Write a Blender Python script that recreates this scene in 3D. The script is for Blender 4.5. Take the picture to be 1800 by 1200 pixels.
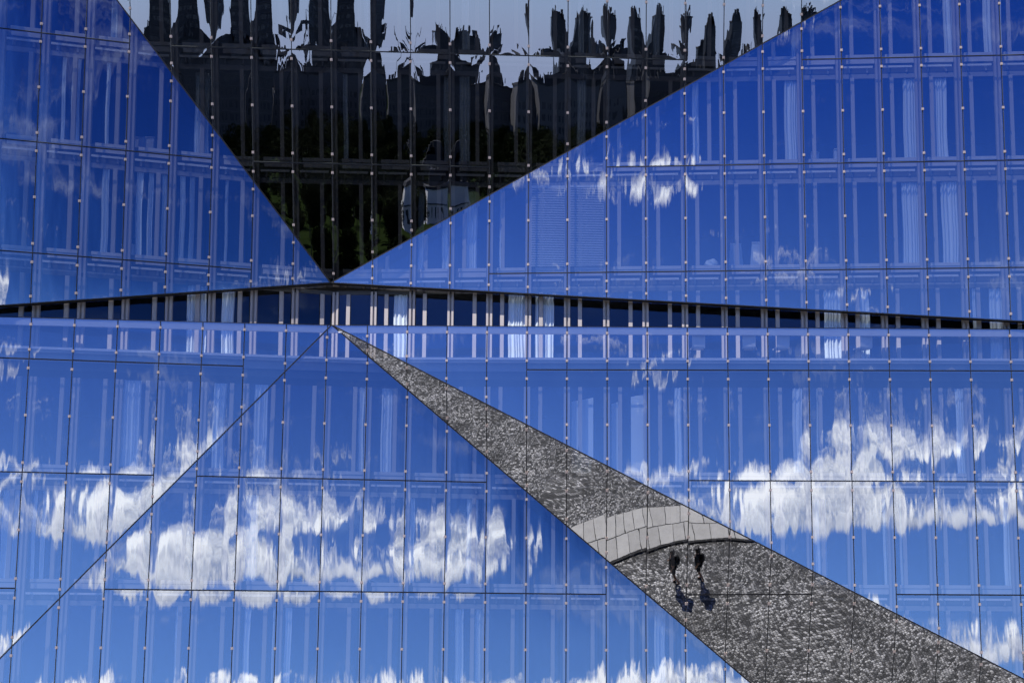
import bpy, bmesh, math, random
from mathutils import Vector
R = math.radians
for o in list(bpy.data.objects): bpy.data.objects.remove(o)
SC = bpy.context.scene
COL = SC.collection
random.seed(11)

# ------------------------------------------------------------------ camera
CAM = dict(f=2912.80, pitch=0.0694999, yaw=-0.0313864, roll=0.0055189, x=8.0151, y=-56.5668, z=-12.3302, shift=321.998/1800)
cd = bpy.data.cameras.new('camera'); cam = bpy.data.objects.new('camera', cd); COL.objects.link(cam)
cd.sensor_width = 36.0; cd.lens = 36.0*CAM['f']/1800; cd.shift_y = CAM['shift']; cd.clip_end = 6000; cd.clip_start = .5
def cam_axes():
    cp, sp, cy, sy = math.cos(CAM['pitch']), math.sin(CAM['pitch']), math.cos(CAM['yaw']), math.sin(CAM['yaw'])
    fwd = Vector((sy*cp, cy*cp, sp)); right = Vector((cy, -sy, 0)); up = right.cross(fwd)
    cr, sr = math.cos(CAM['roll']), math.sin(CAM['roll'])
    return cr*right+sr*up, -sr*right+cr*up, fwd
_r, _u, _f = cam_axes()
from mathutils import Matrix
cam.matrix_world = Matrix(((_r.x, _u.x, -_f.x, CAM['x']), (_r.y, _u.y, -_f.y, CAM['y']), (_r.z, _u.z, -_f.z, CAM['z']), (0, 0, 0, 1)))
SC.camera = cam

# ------------------------------------------------------------------ sun, sky, exposure
SUN_EL = R(49.0); SUN_ROT = math.atan2(-.59, -.81)          # from behind the camera, to its left
to_sun = Vector((math.sin(SUN_ROT)*math.cos(SUN_EL), math.cos(SUN_ROT)*math.cos(SUN_EL), math.sin(SUN_EL)))
sl = bpy.data.lights.new('sun', 'SUN'); sl.energy = 5.0; sl.angle = R(.5); sl.color = (1, .95, .88)
so = bpy.data.objects.new('sun', sl); COL.objects.link(so); so.rotation_euler = to_sun.to_track_quat('Z', 'Y').to_euler(); so.location = (0, -40, 60)
SC.view_settings.view_transform = 'Standard'; SC.view_settings.look = 'None'; SC.view_settings.gamma = 1; SC.view_settings.exposure = 0.0
SC.view_settings.use_curve_mapping = False
SC.render.engine = 'CYCLES'
SC.cycles.max_bounces = 6; SC.cycles.transparent_max_bounces = 16; SC.cycles.glossy_bounces = 4; SC.cycles.diffuse_bounces = 2
SC.cycles.sample_clamp_indirect = 4; SC.cycles.caustics_reflective = False; SC.cycles.caustics_refractive = False
SC.cycles.use_denoising = True

class NT:
    """small node-expression helper"""
    def __init__(s, tree): s.t = tree
    def n(s, typ, **kw):
        nd = s.t.nodes.new(typ)
        for k, v in kw.items(): setattr(nd, k, v)
        return nd
    def put(s, sock, v):
        if hasattr(v, 'is_output'): s.t.links.new(v, sock)
        else: sock.default_value = v
    def m(s, op, a, b=0.0, c=None, clamp=False):
        nd = s.n('ShaderNodeMath', operation=op, use_clamp=clamp)
        s.put(nd.inputs[0], a); s.put(nd.inputs[1], b)
        if c is not None: s.put(nd.inputs[2], c)
        return nd.outputs[0]
    def step(s, v, a, b, lo=0.0, hi=1.0):
        nd = s.n('ShaderNodeMapRange', interpolation_type='SMOOTHSTEP')
        s.put(nd.inputs[0], v); s.put(nd.inputs[1], a); s.put(nd.inputs[2], b); s.put(nd.inputs[3], lo); s.put(nd.inputs[4], hi)
        return nd.outputs[0]
    def xyz(s, x, y, z=0.0):
        nd = s.n('ShaderNodeCombineXYZ'); s.put(nd.inputs[0], x); s.put(nd.inputs[1], y); s.put(nd.inputs[2], z); return nd.outputs[0]
    def sep(s, v):
        nd = s.n('ShaderNodeSeparateXYZ'); s.put(nd.inputs[0], v); return nd.outputs
    def noise(s, vec, scale, detail=2.0, rough=.5, dist=0.0):
        nd = s.n('ShaderNodeTexNoise'); s.put(nd.inputs['Vector'], vec); nd.inputs['Scale'].default_value = scale
        nd.inputs['Detail'].default_value = detail; nd.inputs['Roughness'].default_value = rough; nd.inputs['Distortion'].default_value = dist
        return nd.outputs['Fac']
    def mix(s, fac, a, b, blend='MIX'):
        nd = s.n('ShaderNodeMix', data_type='RGBA', blend_type=blend); s.put(nd.inputs[0], fac)
        s.put(nd.inputs[6], a if hasattr(a, 'is_output') else (*a, 1)); s.put(nd.inputs[7], b if hasattr(b, 'is_output') else (*b, 1))
        return nd.outputs[2]

W = bpy.data.worlds.new('World'); SC.world = W; W.use_nodes = True
T = NT(W.node_tree); W.node_tree.nodes.clear()
sky = T.n('ShaderNodeTexSky', sky_type='NISHITA', sun_disc=False, sun_elevation=SUN_EL, sun_rotation=SUN_ROT, altitude=40, air_density=1.0, dust_density=.35, ozone_density=2.2)
dirv = T.n('ShaderNodeTexCoord').outputs['Generated']
dx, dy, dz = T.sep(dirv)
az = T.m('MULTIPLY', T.m('ARCTAN2', dx, T.m('MULTIPLY', dy, -1)), 57.2958)     # 0 = south side, behind the camera
el = T.m('MULTIPLY', T.m('ARCSINE', dz), 57.2958)
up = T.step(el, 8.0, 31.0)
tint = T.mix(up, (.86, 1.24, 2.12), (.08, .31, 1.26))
tint = T.mix(T.step(el, 29.0, 54.0), tint, (.10, .17, .36))  # zenith dulled, out of view, to cut the blue fill in ground shadows
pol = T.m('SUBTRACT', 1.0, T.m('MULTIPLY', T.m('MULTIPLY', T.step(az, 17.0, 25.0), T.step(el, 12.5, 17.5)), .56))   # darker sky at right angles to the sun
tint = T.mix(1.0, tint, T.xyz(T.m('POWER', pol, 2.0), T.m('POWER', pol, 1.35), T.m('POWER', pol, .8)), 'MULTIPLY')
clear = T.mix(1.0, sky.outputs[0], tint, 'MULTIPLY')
clear = T.mix(T.step(el, -2.0, 9.0), (5.6, 6.7, 10.6), clear)                      # pale haze along the horizon
def cloud_noise(da, de):
    v = T.xyz(T.m('MULTIPLY', T.m('ADD', az, da), .62), T.m('ADD', el, de), 3.7)
    return T.noise(v, .42, 7.0, .58, .35)
n0 = cloud_noise(0, 0); n1 = cloud_noise(-.5, .6)
lowf = T.noise(T.xyz(az, 0.0, 9.0), .16, 2.0)
lowf2 = T.noise(T.xyz(az, 0.0, 31.0), .21, 2.0)
top1 = T.m('ADD', 15.6, T.m('MULTIPLY', lowf, 4.0))
belt1 = T.m('MULTIPLY', T.step(el, 14.0, 14.9), T.m('SUBTRACT', 1.0, T.step(T.m('SUBTRACT', el, top1), -1.6, 1.0)))
top2 = T.m('ADD', 10.2, T.m('MULTIPLY', lowf2, 3.4))
belt2 = T.m('MULTIPLY', T.step(el, 9.2, 10.0), T.m('SUBTRACT', 1.0, T.step(T.m('SUBTRACT', el, top2), -1.3, .7)))
belt3 = T.m('MULTIPLY', T.m('MULTIPLY', T.step(el, 15.5, 16.8), T.m('SUBTRACT', 1.0, T.step(el, 18.6, 20.2))), T.m('MULTIPLY', T.step(az, 9.5, 12.5), T.m('SUBTRACT', 1.0, T.step(az, 15.0, 18.5))))
gap = T.m('SUBTRACT', 1.0, T.m('MULTIPLY', T.step(az, 19.0, 23.5), T.m('SUBTRACT', 1.0, T.step(az, 36.0, 44.0)))); gap = T.m('MULTIPLY', gap, T.m('SUBTRACT', 1.0, T.m('MULTIPLY', T.m('MULTIPLY', T.step(az, -3.0, 0.0), T.m('SUBTRACT', 1.0, T.step(az, 5.0, 8.0))), .6)))   # a clear stretch to the south-west
cov = T.m('MAXIMUM', T.m('MULTIPLY', T.m('MAXIMUM', belt1, T.m('MULTIPLY', belt3, .95)), gap), T.m('MULTIPLY', belt2, T.step(T.noise(T.xyz(az, 0, 17.0), .22, 1.0), .40, .62, .35, 1.0)))
puff = T.m('MULTIPLY', T.m('SUBTRACT', 1.0, T.step(T.m('ABSOLUTE', T.m('ADD', az, 3.5)), 1.0, 5.0)), T.m('SUBTRACT', 1.0, T.step(T.m('ABSOLUTE', T.m('SUBTRACT', el, 24.5)), .2, 1.1)))
cov = T.m('MAXIMUM', cov, T.m('MULTIPLY', puff, .55))
val = T.m('ADD', n0, T.m('MULTIPLY', cov, .325))
alpha = T.m('MULTIPLY', T.step(val, .65, .84), .96)
wisp = T.noise(T.xyz(T.m('MULTIPLY', az, .25), T.m('MULTIPLY', el, .9), 5.0), .5, 7.0, .62, .9)
walpha = T.m('MULTIPLY', T.step(wisp, .56, .78), .20)
shade = T.m('ADD', .62, T.m('MULTIPLY', T.m('SUBTRACT', n0, n1), 4.4), clamp=True)
base_d = T.m('MULTIPLY', T.step(T.m('MINIMUM', T.m('ABSOLUTE', T.m('SUBTRACT', el, 14.4)), T.m('ABSOLUTE', T.m('SUBTRACT', el, 9.6))), .1, 1.3), .5)
shade = T.m('ADD', T.m('MULTIPLY', shade, T.m('ADD', .5, base_d)), 0.0, clamp=True)
ccol = T.mix(shade, (4.6, 5.9, 10.0), (23.5, 24.0, 25.5))
c1 = T.mix(walpha, clear, (13.0, 14.5, 18.0))
c2 = T.mix(alpha, c1, ccol)
bg = T.n('ShaderNodeBackground'); W.node_tree.links.new(c2, bg.inputs[0]); bg.inputs[1].default_value = .10
wo = T.n('ShaderNodeOutputWorld'); W.node_tree.links.new(bg.outputs[0], wo.inputs[0])

# ------------------------------------------------------------------ materials
def new_mat(name):
    m = bpy.data.materials.new(name); m.use_nodes = True; m.node_tree.nodes.clear()
    t = NT(m.node_tree); out = t.n('ShaderNodeOutputMaterial'); return m, t, out
def pbr(name, col, rough=.6, metal=0.0, var=.12, scale=3.0, bump=0.0, spec=.5, stretch=(1, 1, 1)):
    m, t, out = new_mat(name)
    p = t.n('ShaderNodeBsdfPrincipled'); p.inputs['Roughness'].default_value = rough; p.inputs['Metallic'].default_value = metal
    p.inputs['Specular IOR Level'].default_value = spec
    geo = t.n('ShaderNodeNewGeometry'); mp = t.n('ShaderNodeMapping'); t.put(mp.inputs[0], geo.outputs['Position']); mp.inputs['Scale'].default_value = stretch
    nz = t.noise(mp.outputs[0], scale, 5.0, .6)
    f = t.m('ADD', 1-var, t.m('MULTIPLY', nz, 2*var))
    oi = t.n('ShaderNodeObjectInfo'); f = t.m('MULTIPLY', f, t.m('ADD', 1-var*.5, t.m('MULTIPLY', oi.outputs['Random'], var)))
    c = t.mix(1.0, col, t.xyz(f, f, f), 'MULTIPLY')
    t.put(p.inputs['Base Color'], c)
    if bump:
        b = t.n('ShaderNodeBump'); b.inputs['Strength'].default_value = .5; b.inputs['Distance'].default_value = bump
        t.put(b.inputs['Height'], t.noise(geo.outputs['Position'], scale*6, 4.0)); t.put(p.inputs['Normal'], b.outputs[0])
    t.put(out.inputs[0], p.outputs[0]); return m
def facade_glass(name, refl, trans, wave=.0034):
    """solar-control glass: a sharp reflecting coat over a clear, slightly dimming pane"""
    m, t, out = new_mat(name)
    g = t.n('ShaderNodeBsdfGlossy'); g.inputs['Roughness'].default_value = 0.0; g.inputs['Color'].default_value = (.97, .985, 1.0, 1)
    tr = t.n('ShaderNodeBsdfTransparent'); tr.inputs[0].default_value = (*trans, 1)
    geo = t.n('ShaderNodeNewGeometry'); oi = t.n('ShaderNodeObjectInfo')
    mp = t.n('ShaderNodeMapping'); t.put(mp.inputs[0], geo.outputs['Position']); mp.inputs['Scale'].default_value = (2.6, 1.0, .5)
    off = t.n('ShaderNodeVectorMath', operation='ADD'); t.put(off.inputs[0], mp.outputs[0])
    t.put(off.inputs[1], t.xyz(0.0, t.m('MULTIPLY', oi.outputs['Random'], 60.0), 0.0))
    nz = t.noise(off.outputs[0], 1.15, 1.5, .45)
    b = t.n('ShaderNodeBump'); b.inputs['Strength'].default_value = 1.0; b.inputs['Distance'].default_value = wave; t.put(b.inputs['Height'], nz)
    t.put(g.inputs['Normal'], b.outputs[0])
    fr = t.n('ShaderNodeFresnel'); fr.inputs[0].default_value = 1.5
    fac = t.m('ADD', refl, t.m('MULTIPLY', fr.outputs[0], .5), clamp=True)
    mx = t.n('ShaderNodeMixShader'); t.put(mx.inputs[0], fac); t.put(mx.inputs[1], tr.outputs[0]); t.put(mx.inputs[2], g.outputs[0])
    t.put(out.inputs[0], mx.outputs[0]); return m
def window_glass(name):
    m, t, out = new_mat(name)
    g = t.n('ShaderNodeBsdfGlossy'); g.inputs['Roughness'].default_value = 0.0; g.inputs['Color'].default_value = (.6, .75, 1, 1)
    tr = t.n('ShaderNodeBsdfTransparent'); tr.inputs[0].default_value = (.96, .98, .99, 1)
    mx = t.n('ShaderNodeMixShader'); mx.inputs[0].default_value = .035; t.put(mx.inputs[1], tr.outputs[0]); t.put(mx.inputs[2], g.outputs[0])
    t.put(out.inputs[0], mx.outputs[0]); return m
M = {}
M['glass'] = facade_glass('facade_glass', .335, (.90, .95, 1.0))
M['glass_shaded'] = facade_glass('facade_glass_shaded', .40, (.50, .51, .52), .0009)  # same glass made dimmer, so the columns behind it look shaded
M['window'] = window_glass('window_glass')
M['edge'] = pbr('glass_edge', (.30, .34, .36), .3, 0, .1)
M['rail'] = pbr('dark_rail', (.014, .013, .014), .45, .3, .2)
M['clip'] = pbr('clip_metal', (.44, .36, .32), .38, .25, .15, 6)
M['alu'] = pbr('beige_metal', (.47, .42, .395), .5, .0, .10, 2.5, stretch=(6, 6, .4))
M['panel'] = pbr('sill_panel', (.58, .54, .53), .5, .0, .10, 2.0)
M['lintel'] = pbr('lintel_panel', (.30, .28, .28), .55, .05, .15, 2.0)
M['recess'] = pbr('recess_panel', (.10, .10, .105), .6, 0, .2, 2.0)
M['tube'] = pbr('pale_rail', (.78, .77, .78), .4, 0, .05)
M['coping'] = pbr('coping_metal', (.72, .72, .76), .4, .1, .06)
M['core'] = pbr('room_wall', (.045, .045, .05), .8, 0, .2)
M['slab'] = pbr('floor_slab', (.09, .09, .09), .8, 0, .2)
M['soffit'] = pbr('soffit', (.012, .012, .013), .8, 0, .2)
M['terrace'] = pbr('terrace_floor', (.40, .39, .38), .8, 0, .15, 4)
M['curtain'] = pbr('curtain_cloth', (.90, .92, .93), .9, 0, .03, 4)
M['blind'] = pbr('blind_metal', (.62, .64, .68), .5, 0, .06)
M['chair'] = pbr('chair_shell', (.72, .72, .72), .5, 0, .05)
M['steel'] = pbr('dark_steel', (.018, .018, .02), .8, 0, .2)
M['bolt'] = pbr('bolt_head', (.45, .45, .45), .7, 0, .1)
M['concrete'] = pbr('paving_slab', (.72, .71, .69), .85, 0, .25, 3.0, .002)
M['grass'] = pbr('grass', (.02, .032, .010), 1.0, 0, .5, .25, spec=0.0)
M['asphalt'] = pbr('asphalt', (.05, .05, .052), 1.0, 0, .3, 1.0, spec=.05)
M['bark'] = pbr('bark', (.06, .045, .03), .9, 0, .3, 5)
def leaf_mat():
    m, t, out = new_mat('leaf')
    p = t.n('ShaderNodeBsdfPrincipled'); p.inputs['Roughness'].default_value = .9; p.inputs['Specular IOR Level'].default_value = .05
    geo = t.n('ShaderNodeNewGeometry'); oi = t.n('ShaderNodeObjectInfo')
    nz = t.noise(geo.outputs['Position'], .5, 3.0)
    c = t.mix(nz, (.004, .008, .002), (.019, .028, .005)); c = t.mix(oi.outputs['Random'], c, (.009, .013, .004))
    t.put(p.inputs['Base Color'], c)
    tl = t.n('ShaderNodeBsdfTranslucent'); t.put(tl.inputs[0], c)
    mx = t.n('ShaderNodeMixShader'); mx.inputs[0].default_value = .07; t.put(mx.inputs[1], p.outputs[0]); t.put(mx.inputs[2], tl.outputs[0])
    t.put(out.inputs[0], mx.outputs[0]); return m
M['leaf'] = leaf_mat()
def cobble_mat():
    m, t, out = new_mat('cobble_setts')
    p = t.n('ShaderNodeBsdfPrincipled'); p.inputs['Roughness'].default_value = .7
    geo = t.n('ShaderNodeNewGeometry'); x, y, z = t.sep(geo.outputs['Position'])
    # setts are laid in curved rows
    wob = t.noise(geo.outputs['Position'], .22, 2.0)
    ux = t.m('ADD', t.m('MULTIPLY', t.m('ADD', x, y), .7071), t.m('MULTIPLY', wob, 2.2)); uy = t.m('ADD', t.m('MULTIPLY', t.m('SUBTRACT', y, x), .7071), t.m('MULTIPLY', wob, -1.6))
    uv = t.xyz(ux, uy, 0.0)
    v = t.n('ShaderNodeTexVoronoi', voronoi_dimensions='2D', feature='F1'); t.put(v.inputs['Vector'], uv); v.inputs['Scale'].default_value = 9.6; v.inputs['Randomness'].default_value = .42
    ve = t.n('ShaderNodeTexVoronoi', voronoi_dimensions='2D', feature='DISTANCE_TO_EDGE'); t.put(ve.inputs['Vector'], uv); ve.inputs['Scale'].default_value = 9.6; ve.inputs['Randomness'].default_value = .42
    cr = t.sep(v.outputs['Color'])[0]
    big = t.noise(geo.outputs['Position'], .55, 4.0, .6)
    lum = t.m('ADD', .06, t.m('MULTIPLY', t.m('POWER', cr, 2.0), .95))
    lum = t.m('MULTIPLY', lum, t.step(big, .30, .68, .45, 1.25))
    joint = t.step(ve.outputs['Distance'], .03, .13)
    lum = t.m('ADD', .012, t.m('MULTIPLY', lum, joint))
    c = t.xyz(lum, t.m('MULTIPLY', lum, .99), t.m('MULTIPLY', lum, .99))
    t.put(p.inputs['Base Color'], c)
    b = t.n('ShaderNodeBump'); b.inputs['Strength'].default_value = .8; b.inputs['Distance'].default_value = .02
    t.put(b.inputs['Height'], t.m('ADD', t.step(ve.outputs['Distance'], 0.0, .35), t.m('MULTIPLY', cr, .4))); t.put(p.inputs['Normal'], b.outputs[0])
    t.put(out.inputs[0], p.outputs[0]); return m
M['cobble'] = cobble_mat()

# ------------------------------------------------------------------ mesh helpers
def mesh_obj(name, verts, faces, mat, parent=None, smooth=False, fm=None):
    me = bpy.data.meshes.new(name); me.from_pydata(verts, [], faces)
    for mm in (mat if isinstance(mat, (list, tuple)) else [mat]): me.materials.append(mm)
    if fm: me.polygons.foreach_set('material_index', fm)
    if smooth: me.polygons.foreach_set('use_smooth', [True]*len(faces))
    me.update()
    o = bpy.data.objects.new(name, me); COL.objects.link(o)
    if parent: o.parent = parent
    return o
def tag(o, label=None, cat=None, group=None, kind=None):
    if label: o['label'] = label
    if cat: o['category'] = cat
    if group: o['group'] = group
    if kind: o['kind'] = kind
    return o
def empty(name, loc=(0, 0, 0), rz=0, parent=None):
    o = bpy.data.objects.new(name, None); COL.objects.link(o); o.location = loc; o.rotation_euler = (0, 0, rz); o.empty_display_size = .3
    if parent: o.parent = parent
    return o
class MB:
    def __init__(s): s.v = []; s.f = []; s.m = []
    def add(s, v, f, mi=0):
        k = len(s.v); s.v += v; s.f += [[a+k for a in q] for q in f]; s.m += [mi]*len(f)
    def box(s, x0, x1, y0, y1, z0, z1, mi=0):
        s.add([(x0, y0, z0), (x1, y0, z0), (x1, y1, z0), (x0, y1, z0), (x0, y0, z1), (x1, y0, z1), (x1, y1, z1), (x0, y1, z1)],
              [(0, 3, 2, 1), (4, 5, 6, 7), (0, 1, 5, 4), (1, 2, 6, 5), (2, 3, 7, 6), (3, 0, 4, 7)], mi)
    def tube(s, p, q, r0, r1=None, n=8, mi=0):
        r1 = r0 if r1 is None else r1; p = Vector(p); q = Vector(q); d = (q-p).normalized(); a = d.orthogonal().normalized(); b = d.cross(a)
        v = []
        for c, r in ((p, r0), (q, r1)):
            for k in range(n):
                t = 2*math.pi*k/n; v.append(tuple(c+r*(math.cos(t)*a+math.sin(t)*b)))
        s.add(v, [(k, (k+1) % n, n+(k+1) % n, n+k) for k in range(n)]+[tuple(range(n))[::-1], tuple(range(n, 2*n))], mi)
    def build(s, name, mat, parent=None, smooth=False): return mesh_obj(name, s.v, s.f, mat, parent, smooth, s.m)
def clip(poly, a, b):
    """keep the part of poly on the left of a->b"""
    out = []; n = len(poly)
    sd = lambda p: (b[0]-a[0])*(p[1]-a[1])-(b[1]-a[1])*(p[0]-a[0])
    for i in range(n):
        p, q = poly[i], poly[(i+1) % n]; sp, sq = sd(p), sd(q)
        if sp >= 0: out.append(p)
        if (sp >= 0) != (sq >= 0):
            t = sp/(sp-sq); out.append((p[0]+t*(q[0]-p[0]), p[1]+t*(q[1]-p[1])))
    return out
def clip_poly(poly, conv):
    for i in range(len(conv)):
        if len(poly) < 3: return []
        poly = clip(poly, conv[i], conv[(i+1) % len(conv)])
    return poly if len(poly) >= 3 and abs(area(poly)) > 1e-4 else []
def area(p): return .5*sum(p[i][0]*p[(i+1) % len(p)][1]-p[(i+1) % len(p)][0]*p[i][1] for i in range(len(p)))
def ccw(p): return p if area(p) > 0 else p[::-1]
def shrink(poly, g):
    out = []; n = len(poly)
    for i in range(n):
        p0, p1, p2 = (Vector(poly[(i+k) % n]) for k in (-1, 0, 1))
        d0 = (p1-p0).normalized(); d1 = (p2-p1).normalized(); n0 = Vector((-d0.y, d0.x)); n1 = Vector((-d1.y, d1.x))
        m = (n0+n1); m = m/max(m.dot(n0), .12); out.append(tuple(p1+m*g))
    return out

# ------------------------------------------------------------------ the folded facade (x right, z up, y away from the camera)
PW, H = 1.35, 3.7512
P0 = (-.1061, 0.0); P1 = (.1349, -1.7235); Y1 = -1.2931
ZU, ZL = .2582, -3.2599
LV = {1: ZU, 2: ZU+H, 3: ZU+2*H, 4: ZU+3*H, 0: ZL, -1: ZL-H, -2: ZL-2*H, -3: ZL-3*H}
XL, XR, ZT, ZB, ZG = -9*PW, 19*PW, LV[4]-.02, -16.3, -16.5
PL = {'A': (.369031, .041708), 'B': (.091696, -.171250), 'E': (-.047250, .077038), 'C': (.215297, .101284), 'D': (.199337, .115338), 'F': (.012373, .095489), 'G': (-.256200, -.424909)}
def ypl(n, x, z):
    b, c = PL[n]
    return b*(x-P0[0])+c*(z-P0[1]) if n in 'ABE' else Y1+b*(x-P1[0])+c*(z-P1[1])
def fold_x(m, n, z):
    P = P0 if m in 'ABE' else P1; (b0, c0), (b1, c1) = PL[m], PL[n]
    return P[0]-(c0-c1)/(b0-b1)*(z-P[1])
def fold_z(m, n, x):
    P = P0 if m in 'ABE' else P1; (b0, c0), (b1, c1) = PL[m], PL[n]
    return P[1]-(b0-b1)/(c0-c1)*(x-P[0])
zA = lambda x: P0[1]+(x-P0[0])*(1.5734/10.2334)
zE = lambda x: P0[1]-(x-P0[0])*(1.6084/23.4833)
zC = lambda x: P1[1]+(x-P1[0])*(.1539/10.5555)
zF = lambda x: P1[1]-(x-P1[0])*(.0933/23.2994)
POLY = {
 'A': [(XL, ZT), (fold_x('A', 'B', ZT), ZT), P0, (XL, zA(XL))],
 'B': [(fold_x('A', 'B', ZT), ZT), (fold_x('B', 'E', ZT), ZT), P0],
 'E': [P0, (fold_x('B', 'E', ZT), ZT), (XR, ZT), (XR, zE(XR))],
 'C': [(XL, zC(XL)), P1, (XL, fold_z('C', 'D', XL))],
 'D': [P1, (XL, fold_z('C', 'D', XL)), (XL, ZB), (fold_x('D', 'G', ZB), ZB)],
 'G': [P1, (fold_x('D', 'G', ZB), ZB), (XR, ZB), (XR, fold_z('G', 'F', XR))],
 'F': [P1, (XR, zF(XR)), (XR, fold_z('G', 'F', XR))],
}
POLY = {k: ccw(v) for k, v in POLY.items()}
# horizontal joints: facet -> level -> first and last vertical joint between which it runs
HJ = {'A': {3: (-9, -5), 2: (-9, -3), 1: (-9, -2)}, 'B': {3: (-4, 9), 2: (-2, 4)}, 'E': {3: (12, 19), 2: (7, 19), 1: (4, 19)},
      'C': {0: (-9, -2), -1: (-9, -4), -2: (-9, -7)}, 'D': {-1: (-3, 4), -2: (-5, 7), -3: (-7, 10)}, 'F': {0: (5, 19), -1: (9, 19), -2: (14, 19)}, 'G': {-2: (9, 12), -3: (12, 18)}}
FLABEL = {'A': 'deep blue glass facet at the upper left, mirroring clear sky', 'B': 'dark triangular glass facet mirroring skyline and trees', 'E': 'large blue glass facet at the upper right',
          'C': 'blue glass facet at the lower left, left of the cloudy triangle', 'D': 'triangular glass facet mirroring white cumulus clouds', 'F': 'blue glass facet at the lower right with streaked cloud', 'G': 'narrow grey glass wedge mirroring the cobbled square'}
bld = empty('office_building', (7, 0, ZG))
tag(bld, 'folded blue glass office facade of seven mirror facets meeting at one point', 'building')
INV = Vector((-7, 0, -ZG))
def part(name, v, f, mat, parent, smooth=False, fm=None):
    """a child in building coordinates (building and its facets share one origin)"""
    o = mesh_obj(name, v, f, mat, parent, smooth, fm)
    if parent is bld: o.location = INV
    return o
def prism(n, poly, o0, o1, clipto=None):
    """polygon in x-z, pushed from o0 to o1 behind the plane of facet n"""
    if clipto is not None: poly = clip_poly(ccw(poly), clipto)
    if not poly: return None
    k = len(poly); v = [(x, ypl(n, x, z)+o0, z) for x, z in poly]+[(x, ypl(n, x, z)+o1, z) for x, z in poly]
    return v, [tuple(range(k)), tuple(range(k, 2*k))[::-1]]+[(i, k+i, k+(i+1) % k, (i+1) % k) for i in range(k)]
rect = lambda x0, x1, z0, z1: [(x0, z0), (x1, z0), (x1, z1), (x0, z1)]

def make_pane(n, x0, x1, z0, z1, cp, parent, rng):
    """one slightly pillowed pane: front sheet, analytic normals, rim"""
    cell = clip_poly(rect(x0, x1, z0, z1), cp)
    if not cell: return
    xs = [p[0] for p in cell]; zs = [p[1] for p in cell]
    if max(xs)-min(xs) < .05 or max(zs)-min(zs) < .05: return
    s = rng.uniform(.0034, .0060); cx, cz, hx, hz = (x0+x1)/2, (z0+z1)/2, (x1-x0)/2, (z1-z0)/2
    if hz < 1.2: s *= .45
    tx, tz = rng.gauss(0, .0009), rng.gauss(0, .0009); kx = rng.uniform(-.25, .25); kz = rng.uniform(-.3, .3)
    def h(x, z):
        u, w = (x-cx)/hx, (z-cz)/hz
        return s*(1-u*u)*(1-w*w)*(1+kx*u+kz*w)+tx*(x-cx)+tz*(z-cz)
    nx = max(2, round((x1-x0)/.17)); nz = max(2, round((z1-z0)/.31))
    vi = {}; V = []; F = []
    def vid(p):
        k = (round(p[0], 4), round(p[1], 4))
        if k not in vi: vi[k] = len(V); V.append(p)
        return vi[k]
    for i in range(nx):
        for j in range(nz):
            q = clip_poly(rect(x0+(x1-x0)*i/nx, x0+(x1-x0)*(i+1)/nx, z0+(z1-z0)*j/nz, z0+(z1-z0)*(j+1)/nz), cp)
            if q:
                ids = [];
                for p in q:
                    k = vid(p)
                    if k not in ids: ids.append(k)
                if len(ids) > 2: F.append(tuple(ids))
    b, c = PL[n]; P3 = [(x, ypl(n, x, z)-h(x, z), z) for x, z in V]; NR = []
    for x, z in V:
        e = 1e-3; hx_ = (h(x+e, z)-h(x-e, z))/(2*e); hz_ = (h(x, z+e)-h(x, z-e))/(2*e)
        NR.append(Vector((b-hx_, -1, c-hz_)).normalized())
    k = len(V); m = len(cell); nf = len(F)
    rim = [(x, ypl(n, x, z)-h(x, z), z) for x, z in cell]+[(x, ypl(n, x, z)+.024, z) for x, z in cell]
    F += [(k+i, k+m+i, k+m+(i+1) % m, k+(i+1) % m) for i in range(m)]
    o = mesh_obj('pane', P3+rim, F, [M['glass_shaded' if n in 'BG' else 'glass'], M['edge']], parent, True, [0]*nf+[1]*m)
    NR += [Vector((0, -1, 0))]*(2*m)
    o.data.normals_split_custom_set_from_vertices([tuple(v) for v in NR])
    return o

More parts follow.
